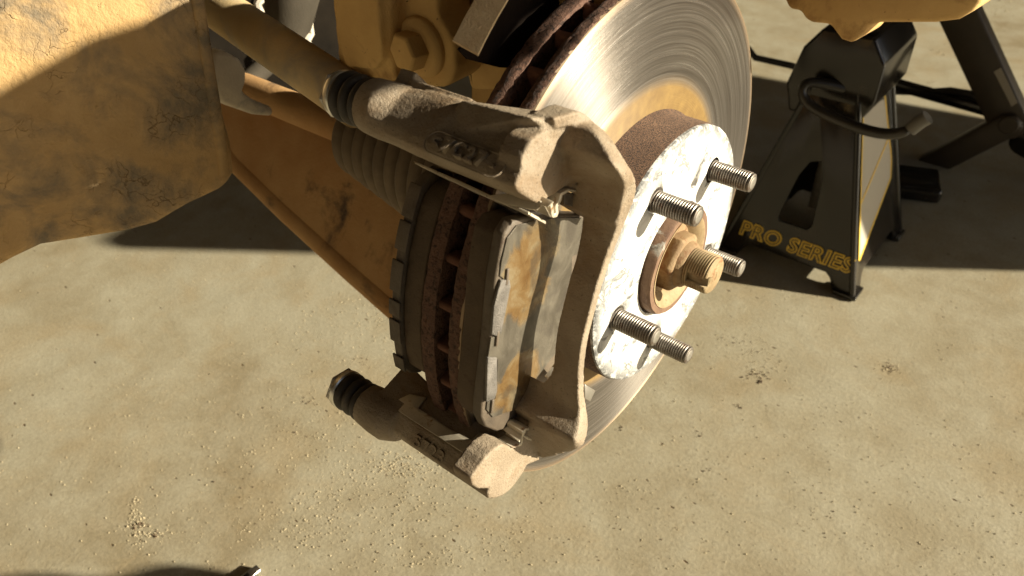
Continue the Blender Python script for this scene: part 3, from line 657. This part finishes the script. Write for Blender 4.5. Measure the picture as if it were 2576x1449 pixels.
# ------------------------------------------------------------------ dust shield
ds = thing('dust_shield', 'rusty bent dust shield edge behind the top of the brake disc', 'dust shield', HB(-.06, 0, 0))
SH_SHADE = surf('shield_shade', (.007, .005, .004), (.013, .009, .007), 60, .9, c3=(.012, .007, .005), s3=70, th3=.58, fb=.6, fs=500, spec=.06)  # near-black base colour paints in the shade lying on the plate
SHL = surf('shield_lip', (.42, .30, .17), (.52, .40, .25), 90, .85, fb=1., fs=700, fd=.001)
mb = MB(); th = [54.5 + k * 3 for k in range(0, 33)]
def rs(a): return .1765 + max(0, min(a, 68) - 54.5) * .0005 + (min(.022, max(0, a - 68) * .002)) - max(0, min(a, 150) - 120) * .0012  # flare past the top edge is added, unseen, to shade the parts behind
mb.prism([P(x, y, X=-.0655) for x, y in ((1150, 124), (1172, 148), (1250, 168), (1330, 172), (1420, 178), (1500, 182), (1800, 100), (1800, -160), (1230, -100), (1255, -20))], (.0015, 0, 0)); mb.loft([[polar(a, .100, 0, -.0660), polar(a, rs(a), 0, -.0660), polar(a, rs(a), 0, -.0645), polar(a, .100, 0, -.0645)] for a in th if a > 84]); mb.build('shield_plate', SH_SHADE, ds)
mb = MB(); mb.loft([[polar(a, rs(a) - .001, 0, -.050), polar(a, rs(a) + .0005, 0, -.0495), polar(a, rs(a) + .005, 0, -.057), polar(a, rs(a) + .0065, 0, -.060), polar(a, rs(a) + .0055, 0, -.061), polar(a, rs(a) + .003, 0, -.058)] for a in th]); mb.build('shield_lip', SHL, ds)

# ------------------------------------------------------------------ steering knuckle with clamp bolt
kn = thing('steering_knuckle', 'tan dust-covered steering knuckle and strut clamp with a large hex bolt', 'steering knuckle', P(1000, 150, Y=-.06))
KY = -.055
def wy(pts, Y): return [P(x, y, Y=Y) for x, y in pts]
mb = MB()
mb.prism(wy([(820, -140), (836, 0), (850, 150), (838, 166), (845, 188), (880, 208), (960, 222), (1115, 222), (1135, 205), (1146, 170), (1142, 110), (1120, 70), (1100, 40), (1096, -140)], KY), (0, .026, 0))
mb.prism(wy([(975, -140), (985, 60), (990, 170), (1000, 205), (880, 205), (850, 150), (835, 0), (820, -140)], KY - .012), (0, .026, 0))
mb.prism(wy([(940, -140), (955, 60), (962, 150), (940, 178), (870, 170), (852, 120), (838, 0), (822, -140)], KY - .018), (0, .028, 0))
mb.build('knuckle_body', DUST, kn, remesh=.0016, sm=8)
mb = MB(); mb.prism(wy([(1090, -140), (1130, -140), (1135, 60), (1160, 120), (1170, 180), (1180, 230), (1500, 230), (1540, -140)], KY + .03), (0, .03, 0)); mb.build('knuckle_arm', DUST, kn, bevel=.004)
mb = MB(); mb.loft([[HB(x, y, z) for y, z in ((.0, -.12), (.09, -.12), (.13, -.05), (.13, .05), (.10, .115), (.0, .115), (-.012, 0))] for x in (-.085, -.15)]); mb.build('hub_carrier', DUST, kn, bevel=.008)
def lathe_axis(mb, c, ax, prof, n=36):
    q = Vector(ax).normalized().to_track_quat('X', 'Z').to_matrix()
    secs = [[c + q @ Vector((x, r * math.cos(a), r * math.sin(a))) for a in [2 * math.pi * i / n for i in range(n)]] for x, r in prof]
    mb.loft(secs)
bc = P(1060, 118, Y=KY - .001)
mb = MB(); lathe_axis(mb, bc, (0, -1, 0), [(-.004, .0165), (.0015, .0165), (.0035, .0150), (.0045, .0120)]); ws = mb.build('bolt_washer', DUST, kn, bevel=.0005)
mb = MB(); lathe_axis(mb, bc, Vector((-.12, -1, .02)), [(.002, .0108), (.0125, .0108), (.0140, .0095)], 6); mb.build('clamp_bolt', DUST, kn, bevel=.0006)

# ------------------------------------------------------------------ drive shaft boot
cv = thing('drive_shaft_boot', 'ribbed dusty rubber boot of the drive shaft under the upper bracket ear', 'shaft boot', HB(-.2, 0, 0))
pr = []; x = -.135
R_ = .050
while x > -.265:
    f_ = (x + .265) / .13; R_ = .030 + .022 * f_
    for j in range(6): pr.append((x - .0135 * j / 6, R_ - .0065 + .0065 * abs(math.sin(math.pi * j / 6)) ** .6))
    x -= .0135
mb = MB(); mb.lathe(pr[::-1], 56); mb.build('rubber_boot', BOOT, cv)
mb = MB(); mb.lathe([(-.9, .013), (-.26, .013)], 24); mb.build('drive_shaft', DUSTR, cv)
mb = MB(); mb.lathe([(-.137, .046), (-.10, .046), (-.095, .03)], 40); mb.build('joint_housing', DUSTR, cv)

# ------------------------------------------------------------------ control arm
ca = thing('control_arm', 'broad orange-brown lower control arm covered in dust', 'control arm', P(800, 450, Z=-.11))
CZ = -.11
NA = Vector((0, -.85, .53)).normalized()
def PA(x, y, e=0.): return PN(x, y, NA, -.033 + e)
top = [(470, 150), (560, 215), (700, 262), (860, 300), (1010, 420), (1090, 560), (1090, 700), (1010, 795), (880, 680), (720, 535), (600, 420), (560, 360), (430, 260)]
mb = MB(); mb.prism([PA(x, y) for x, y in top], -NA * .010); mb.build('arm_plate', DUSTR, ca, bevel=.004, seg=4)
e0, e1 = [P(x, y, Z=CZ - .006) for x, y in ((600, 425), (1005, 795))]
rim = [PA(x, y, -.0105) for x, y in ((480, 282), (568, 352), (610, 414), (729, 529), (889, 673), (1019, 786))]
mb = MB(); mb.tube(rim, .0125, 18); mb.build('arm_edge', DUSTR, ca)

mb = MB(); mb.add([PA(858 + 54 * math.cos(a), 306 + 36 * math.sin(a) + 14 * math.cos(a), .0012) for a in [2 * math.pi * i / 24 for i in range(24)]], [tuple(range(24))]); 
HOLEB = surf('black_opening', (.004, .003, .002), (.008, .006, .004), 20, .95, fb=0); mb.build('arm_opening', HOLEB, ca, smooth=False)
mb = MB(); mb.box(PA(915, 425, .004), (.03, .012, .006), Matrix.Rotation(.3, 3, 'Z')); mb.build('arm_slot', BLACKR, ca, bevel=.002)
nt_ = PA(905, 345, .03); mb = MB(); mb.box(nt_, (.022, .016, .014), Matrix.Rotation(.5, 3, 'Z')); mb.build('arm_tab', DUST, ca, bevel=.003)

# ------------------------------------------------------------------ tie rod
tr = thing('tie_rod', 'thick dusty tie rod running diagonally from the top left to the knuckle', 'tie rod', P(700, 150, X=-.27))
a, b = P(430, -60, X=-.40), P(905, 262, X=-.165)
a2, b2 = P(505, 20, X=-.36), P(870, 235, X=-.18)
mb = MB(); mb.tube([a.lerp(b, k / 12) for k in range(13)], [.0145] * 13, 28); mb.build('rod', surf('rod_dust', (.50, .36, .18), (.60, .46, .26), 22, .85, c3=(.34, .30, .24), s3=16, th3=.58, w3=.1, fb=.5, fs=500, spec=.2), tr)

# ------------------------------------------------------------------ inner liner panel on the left
FLAPM = surf('caked_mud', (.42, .27, .12), (.58, .39, .19), 22, .92, c3=(.22, .175, .12), s3=22, th3=.55, w3=.09, fb=.6, fs=420, fd=.001, cb=.5, cs=60, cdist=.004, spec=.15, crack=(95, .04, .03))
fp = thing('splash_panel', 'large tan mud-caked panel with a rounded corner at the left edge', 'splash panel', P(300, 400, X=-.26))
def PP(x, y, d=0.):   # plane through three sightings
    return PN(x, y, FN, FD + d)
pA, pB, pC = P(585, 450, X=-.235), P(500, 0, X=-.24), P(0, 450, X=-.30)
FN = (pB - pA).cross(pC - pA).normalized()
if FN.dot(CAM - pA) < 0: FN = -FN
FD = (pA - Vector((0, 0, H))).dot(FN)
ol = [(-160, -160), (462, -160), (498, 0), (512, 60), (530, 170), (556, 300), (580, 390), (586, 440), (578, 462), (550, 482), (470, 520), (392, 566), (320, 586), (200, 606), (100, 622), (30, 655), (0, 672), (-160, 740)]
mb = MB(); mb.prism([PP(x, y) for x, y in ol], -FN * .030); mb.build('panel_sheet', FLAPM, fp, bevel=.007, seg=5, angle=30)
rl = [(505, -40), (520, 60), (538, 170), (560, 300), (574, 400), (577, 440)]
mb = MB(); mb.tube([PP(x - 14, y, -.0016) for x, y in rl], .0035, 10); mb.build('panel_bead', FLAPM, fp)

# ------------------------------------------------------------------ things in the gap behind the tie rod
lk = thing('brake_hose_bracket', 'pale dusty bent bracket beside the mud-caked panel', 'bracket', P(620, 240, X=-.34))
mb = MB(); mb.prism([P(x, y, X=-.34) for x, y in ((540, 130), (575, 133), (605, 150), (622, 180), (620, 210), (612, 232), (640, 252), (690, 272), (688, 294), (640, 290), (560, 262), (530, 200))], (-.02, 0, 0)); mb.build('bracket_plate', PALE, lk, bevel=.004, seg=3)
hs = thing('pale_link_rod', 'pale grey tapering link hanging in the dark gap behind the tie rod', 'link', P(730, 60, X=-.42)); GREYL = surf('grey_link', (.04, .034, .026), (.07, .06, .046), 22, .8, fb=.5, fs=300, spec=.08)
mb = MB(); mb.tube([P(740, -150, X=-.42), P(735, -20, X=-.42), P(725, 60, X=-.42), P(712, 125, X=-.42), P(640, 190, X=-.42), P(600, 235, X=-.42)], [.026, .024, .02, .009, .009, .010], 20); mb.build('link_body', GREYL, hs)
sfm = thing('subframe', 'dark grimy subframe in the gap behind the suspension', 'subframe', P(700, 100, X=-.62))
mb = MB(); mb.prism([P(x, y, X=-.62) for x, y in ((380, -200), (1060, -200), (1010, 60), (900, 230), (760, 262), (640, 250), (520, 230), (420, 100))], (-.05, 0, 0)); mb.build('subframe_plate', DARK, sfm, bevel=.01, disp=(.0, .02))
random.seed(3)
wl = [(705 + 5 * math.sin(k), -60 + k * 16) for k in range(22)]
mb = MB(); mb.tube([P(652 + 5 * math.sin(k * 2.1), -60 + k * 14, X=-.55) for k in range(9)], [.004 + .003 * random.random() for k in range(9)], 8); mb.build('mud_lump', PALE, sfm)
mb = MB(); mb.tube([P(790 - k * 1.5 + 5 * math.sin(k * 2.3), -60 + k * 16, X=-.55) for k in range(12)], [.003 + .003 * random.random() for k in range(12)], 8); mb.build('mud_lump', PALE, sfm)
mb = MB(); mb.tube([P(x, y, X=-.5) for x, y in ((560, 260), (700, 300), (790, 280), (850, 220), (900, 130))], [.012, .014, .014, .013, .012], 12); mb.build('curved_tube', BLACKR, sfm)

# ------------------------------------------------------------------ lower edge of the wheel arch, top right
bl = thing('wheel_arch_lip', 'tan dusty lower edge of the wheel arch with a toothed corner above the jack stand', 'wheel arch', P(2200, 30, Y=.19))
c4 = lambda a, b: ((2050 + a / 1.525) / 1.1646, (b / 1.525) / 1.1646)
ar = [(340, -260), (375, 0), (395, 45), (445, 50), (470, 92), (500, 104), (578, 112), (598, 140), (628, 180), (668, 193), (702, 184), (728, 150), (748, 118), (800, 104), (1050, 104), (1150, 92), (1215, 55), (1252, 15), (1262, -30), (1300, -260)]
mb = MB(); mb.prism([P(*c4(*q), Y=.19) for q in ar], (.004, .035, 0)); mb.build('arch_panel', DUST, bl, bevel=.0045, seg=4)

# ------------------------------------------------------------------ jack stand
js = thing('jack_stand', 'black jack stand with yellow lettering and a striped side label, holding up the car', 'jack stand', (-.1, .67, 0))
B0 = .100; BX, BY = .027, .058; HT = .275; CX, CY = -.103, .669
def leg_pt(sx, sy, q): return Vector((CX + sx * (B0 + (BX - B0) * q), CY + sy * (B0 + (BY - B0) * q), HT * q))
th_ = .003
def face(sa, sb, name, cutout=True):
    """one pressed side of the stand: two legs, a web with a triangular window"""
    def fp_(u, q):
        A_, B_ = leg_pt(*sa, q), leg_pt(*sb, q); return A_.lerp(B_, (u + 1) / 2)
    nn = (fp_(1, 0) - fp_(-1, 0)).cross(fp_(0, 1) - fp_(0, 0)).normalized()
    if nn.dot(fp_(0, 0) - Vector((CX, CY, 0))) < 0: nn = -nn
    m_ = MB()
    rings = []
    outer = [(-1, 0), (-1, 1), (1, 1), (1, 0), (.72, 0), (.66, .07), (.60, .09), (-.60, .09), (-.66, .07), (-.72, 0)]
    m_.prism([fp_(u, q) for u, q in outer], -nn * th_)
    return m_, nn, fp_
parts = []
for sa, sb in (((-1, -1), (1, -1)), ((1, -1), (1, 1)), ((1, 1), (-1, 1)), ((-1, 1), (-1, -1))):
    m_, nn, fp_ = face(sa, sb, 'x')
    o = m_.build('side_plate', BLACK, js, bevel=.0012)
    win = MB(); ins = [(-.34, .30), (-.24, .52), (-.10, .60), (.16, .62), (.26, .54), (.26, .30), (.20, .27), (-.30, .27)]
    if (sa, sb) != ((1, -1), (1, 1)):
        win.prism([fp_(u, q) + nn * .01 for u, q in ins], -nn * .02); wo = win.build('cutter', BLACK, js); CUTS.append(wo)
        mm = o.modifiers.new('w', 'BOOLEAN'); mm.operation = 'DIFFERENCE'; mm.object = wo
        o.modifiers.move(1, 0)
    parts.append((nn, fp_))
# rolled corner edges
for sx, sy in ((-1, -1), (1, -1), (1, 1), (-1, 1)):
    mb = MB(); mb.tube([leg_pt(sx, sy, q) + Vector((-sx * .002, -sy * .002, .002 * (1 - q))) for q in (0, .25, .5, .75, 1)], .0042, 10); mb.build('leg', BLACK, js)
for sx, sy in ((-1, -1), (1, -1), (1, 1), (-1, 1)):
    b_ = leg_pt(sx, sy, 0); mb = MB(); mb.box(b_ + Vector((-sx * .012, -sy * .012, .004)), (.032, .032, .006)); mb.build('foot', BLACK, js, bevel=.0015)
# text on the front
nn, fp_ = parts[0]
ex = (fp_(1, .15) - fp_(-1, .15)).normalized(); eyv = (fp_(0, .2) - fp_(0, .1)).normalized()
Ft = frame_(fp_(.06, .165) + nn * .0006, ex, eyv)
text_mesh('PRO SERIES', .030, .0006, 'lettering', YEL, js, Ft, .0014, .12, 1.08)
text_mesh('PRO SERIES', .030, .0009, 'lettering_fill', INK, js, Ft, -.0005, .12, 1.08)
# top housing, ratchet bar and saddle
mb = MB(); hp = [(-.052, -.035), (-.062, .0), (-.050, .05), (-.03, .078), (.03, .078), (.050, .05), (.050, 0), (.034, -.035)]
mb.prism([Vector((CX + x, CY - .062, HT - .02 + z)) for x, z in hp], (0, .124, 0)); mb.build('ratchet_housing', BLACK, js, bevel=.004, seg=3)
mb = MB(); mb.box((CX, CY, .21), (.026, .02, .30)); 
mb.build('ratchet_bar', STEEL, js, bevel=.002)
mb = MB(); mb.box((CX, CY, .368), (.09, .05, .012)); mb.build('saddle', BLACK, js, bevel=.003)
for k in range(9):
    mb = MB(); mb.prism([Vector((CX + .013, CY - .008, .09 + k * .014)), Vector((CX + .018, CY - .008, .094 + k * .014)), Vector((CX + .013, CY - .008, .102 + k * .014))], (0, .016, 0)); mb.build('ratchet_tooth', STEEL, js)
# lever handle, bent bar across the front
hy = .045
lev = [(2250, 300, .0), (2050, 195, 0), (2020, 205, 0), (2008, 240, 0), (2040, 275, 0), (2150, 320, 0), (2220, 340, 0), (2265, 338, 0), (2300, 322, 0), (2330, 300, 0)]
LY = CY - .085
pts_ = [P(2230, 250, Y=LY + .06), P(2130, 222, Y=LY + .03), P(2050, 205, Y=LY + .008), P(2024, 208, Y=LY), P(2014, 232, Y=LY - .004), P(2028, 262, Y=LY - .006), P(2075, 288, Y=LY - .008), P(2150, 320, Y=LY - .010), P(2215, 338, Y=LY - .012), P(2258, 338, Y=LY - .012), P(2290, 325, Y=LY - .012)]
mb = MB(); mb.tube(pts_, .0068, 16); lv = mb.build('lever_handle', BLACKR, js, sub=1)
mb = MB(); mb.tube([P(2290, 325, Y=LY - .012), P(2312, 308, Y=LY - .011), P(2334, 294, Y=LY - .010)], .0084, 16); mb.build('lever_tip', surf('grey_rubber', (.10, .095, .085), (.16, .15, .13), 60, .5), js)
# label on the right side
nn, fp_ = parts[1]
LAB = nodes('striped_label'); lt = LAB[1]
tcl = N(lt, 'ShaderNodeTexCoord').outputs['Object']; wv = N(lt, 'ShaderNodeTexWave', wave_type='BANDS', bands_direction='Z'); wv.inputs['Scale'].default_value = 90; wv.inputs['Distortion'].default_value = .6
lt.links.new(tcl, wv.inputs['Vector']); lt.links.new(ramp(lt, wv.outputs['Fac'], [(.3, (.28, .25, .2)), (.6, (.50, .46, .38))]), LAB[2].inputs['Base Color']); LAB[2].inputs['Roughness'].default_value = .5
mb = MB(); lbq = [(-.80, .17), (.60, .40), (.66, .50), (.40, .86), (.0, .98), (-.80, .98)]
mb.prism([fp_(u, q) + nn * .0004 for u, q in lbq], nn * .0003); mb.build('side_label', LAB[0], js)
def strip(a, b, wd, mb):
    A_, B_ = fp_(*a) + nn * .0009, fp_(*b) + nn * .0009; d = (B_ - A_).normalized(); s_ = d.cross(nn) * wd
    mb.prism([A_ - s_, A_ + s_, B_ + s_, B_ - s_], nn * .0003)
for a_, b_ in (((-.80, .17), (.60, .40)), ((-.80, .45), (.55, .62)), ((.60, .40), (.66, .50)), ((.66, .50), (.40, .86)), ((-.82, .17), (-.82, .98))):
    mb = MB(); strip(a_, b_, .0016, mb); mb.build('label_stripe', YEL, js, smooth=False)

# ------------------------------------------------------------------ scissor jack behind
sj = thing('scissor_jack', 'black scissor jack with pale decal standing behind the jack stand', 'scissor jack', (.0, .98, 0))
JY = 1.02
def arm(pts, w, name, mat, Y, th=.03):
    m_ = MB(); p = [P(x, y, Y=Y) for x, y in pts]
    d = (p[1] - p[0]).normalized(); n_ = d.cross(Vector((0, 1, 0))).normalized() * w
    q0 = []; k = 8
    for i in range(k + 1):
        a = math.pi * i / k; q0.append(p[1] + n_ * math.cos(a) + d * w * math.sin(a))
    for i in range(k + 1):
        a = math.pi * i / k; q0.append(p[0] - n_ * math.cos(a) - d * w * math.sin(a))
    m_.prism(q0, (0, th, 0)); return m_.build(name, mat, sj, bevel=.003)
DK = surf('jack_dusty_black', (.045, .034, .022), (.075, .056, .036), 12, .5, fb=.1, fs=300)
arm([(2395, 10), (2535, 312)], .027, 'upper_arm', DK, JY)
arm([(2225, 480), (2535, 318)], .020, 'lower_arm', DK, JY - .005)
arm([(2170, 195), (2510, 290)], .0085, 'cross_link', BLACK, JY + .03, .02)
arm([(2576, 360), (2680, 420)], .022, 'lower_arm', BLACK, JY + .01)
mb = MB(); lathe_axis(mb, P(2540, 312, Y=JY - .006), (0, -1, 0), [(-.01, .015), (.006, .015), (.008, .013)]); mb.build('pivot_pin', DK, sj)
mb = MB(); mb.tube([P(x, y, Y=JY + .04) for x, y in ((1880, 120), (1900, 145), (1990, 165), (2200, 228), (2330, 232), (2390, 228), (2440, 236), (2480, 262), (2510, 290))], .006, 12); mb.build('crank_rod', BLACKR, sj)
mb = MB(); e_ = PF(2290, 505); mb.box(e_ + Vector((-.03, .03, .012)), (.12, .08, .024), Matrix.Rotation(.35, 3, 'Z')); mb.build('base_plate', BLACK, sj, bevel=.006)
dq = [P(x, y, Y=JY - .001) for x, y in ((2500, 180), (2518, 170), (2560, 258), (2545, 268))]
mb = MB(); mb.prism(dq, (0, -.0006, 0)); mb.build('decal', LAB[0], sj, smooth=False)

# ------------------------------------------------------------------ tool at the bottom edge
tl = thing('chrome_socket_tool', 'tip of a bright steel tool lying on the floor at the bottom edge', 'tool', PF(640, 1445))
a_, b_ = PF(655, 1436), PF(585, 1490)
d_ = (b_ - a_).normalized(); sd_ = Vector((-d_.y, d_.x, 0)) * .004
mb = MB(); mb.prism([a_ + sd_ + Vector((0, 0, .001)), a_ - sd_ + Vector((0, 0, .001)), b_ - sd_ * 1.3 + Vector((0, 0, .001)), b_ + sd_ * 1.3 + Vector((0, 0, .001))], (0, 0, .006)); mb.build('tool_bar', CHROME, tl, bevel=.0008)
mb = MB(); a2 = a_.lerp(b_, .35); b2 = a_.lerp(b_, .9); z_ = Vector((0, 0, .0075))
mb.prism([a2 + sd_ * .5 + z_, a2 - sd_ * .5 + z_, b2 - sd_ * .5 + z_, b2 + sd_ * .5 + z_], (0, 0, .0008)); mb.build('tool_groove', BLACKR, tl)

# ------------------------------------------------------------------ added sun-blocking band, car underside
WA = surf('dark_panel', (.04, .03, .02), (.06, .045, .03), 20, .7, fb=.3)
wa = thing('sun_blocker', 'added curved band out of view at right, shaped to block the sun', 'sun blocker', HB(.45, .2, .37))
XF = .45  # unseen band added to keep sun off the knuckle and splash panel
lo_ = [(-.30, .150), (-.20, .150), (-.10, .162), (-.08, .160), (-.062, .152), (-.047, .152), (-.035, .160), (-.02, .168), (.03, .178), (.08, .18), (.14, .17), (.22, .15)]
up_ = [(-.32, .165), (-.22, .185), (-.13, .203), (-.075, .216), (-.035, .228), (0, .226), (.055, .205), (.14, .185)]
lo_ = [(y + SK * XF, z + SE * XF) for y, z in lo_]; up_ = [(y + SK * XF, z + SE * XF) for y, z in up_]
mb = MB(); mb.loft([[HB(XF - .012, a[0], a[1]), HB(XF, a[0], a[1]), HB(XF, b[0], b[1]), HB(XF - .012, b[0], b[1])] for a, b in zip(lo_, up_)]); mb.build('blocker_band', WA, wa, bevel=.003)
cb_ = thing('car_body', 'underside of the raised car body above the suspension', 'car body', HB(-.7, .9, .46))
mb = MB(); mb.prism([HB(x, -.75, z) for x, z in ((-1.6, .46), (.06, .46), (.085, .55), (.085, 1.0), (-.2, 1.08), (-1.6, 1.08))], (0, 3.6, 0)); mb.build('body_shell', WA, cb_, bevel=.02)
# ------------------------------------------------------------------ the garage round the car (outside the picture)
WL = surf('garage_wall', (.045, .038, .03), (.06, .052, .04), 3, .9, fb=.1, fs=60)
WW = surf('white_wall', (.22, .19, .16), (.27, .24, .20), 3, .9, fb=.1, fs=60)
def wall(name, c, d, lab, m_=None):
    mb = MB(); mb.box(c, d); o = mb.build(name, m_ or WL, smooth=False); o['kind'] = 'structure'; o['label'] = lab
wall('ceiling', (-1.2, .5, 2.65), (8.6, 8.6, .1), 'garage ceiling'); wall('wall', (-5.45, .5, 1.3), (.1, 8.4, 2.6), 'garage back wall')
wall('wall', (-1.2, -2.1, 1.3), (8.4, .1, 2.6), 'white painted garage side wall', WW); wall('wall', (-1.2, 4.75, 1.3), (8.4, .1, 2.6), 'garage side wall')
wall('garage_door', (3.05, .5, 2.42), (.06, 8.3, .36), 'half raised garage door'); wall('wall', (3.05, -2.25, 1.1), (.1, 2.9, 2.2), 'garage front wall')
# added unseen panel, outlined back along the sun to cast the floor shadow
jb = MB()
jm = surf('caster_paint', (.32, .28, .22), (.38, .33, .26), 5, .8)
sh = [(-1.0, .006), (.156, .80), (.60, 1.10), (.60, 1.34), (-.029, 1.252), (-.438, 1.195), (-1.2, 1.10)]
XB = 1.2
jp = [Vector((XB, y + SK * (XB - x), SE * (XB - x))) for x, y in sh]
jb.prism(jp, (.05, 0, 0)); jo = jb.build('floor_shadow_caster', jm, smooth=False, bevel=.01)
tag(jo, 'added flat panel out of view at right, shaped to cast the floor shadow', 'shadow caster')
XB = .62  # added unseen cutout, its outline traced back from the wavy floor shadow
q_ = [(-80, 1600), (-80, 1448), (0, 1444), (60, 1437), (120, 1437), (190, 1443), (240, 1449), (300, 1440), (360, 1422), (430, 1413), (500, 1420), (570, 1433), (640, 1449), (760, 1490), (900, 1600)]
q_ = [PF(*p) for p in q_]
mb = MB(); mb.prism([Vector((XB, p.y + SK * (XB - p.x), SE * (XB - p.x))) for p in q_], (.02, 0, 0))
ho = mb.build('wave_shadow_caster', jm, smooth=False, bevel=.004); tag(ho, 'added flat cutout out of view at right, shaped to cast the wavy floor shadow', 'rag')

for o in CUTS:
    pass
# bake boolean cutters and drop them
bpy.context.view_layer.update()
dg = bpy.context.evaluated_depsgraph_get()
for o in [o for o in S.objects if o.type == 'MESH' and any(m.type == 'BOOLEAN' for m in o.modifiers)]:
    me = bpy.data.meshes.new_from_object(o.evaluated_get(dg)); o.modifiers.clear(); o.data = me
for o in [o for o in S.objects if o.name.startswith('cutter')]: bpy.data.objects.remove(o)
for o in S.objects:
    for k in ('_org', '_obj'):
        if k in o: del o[k]
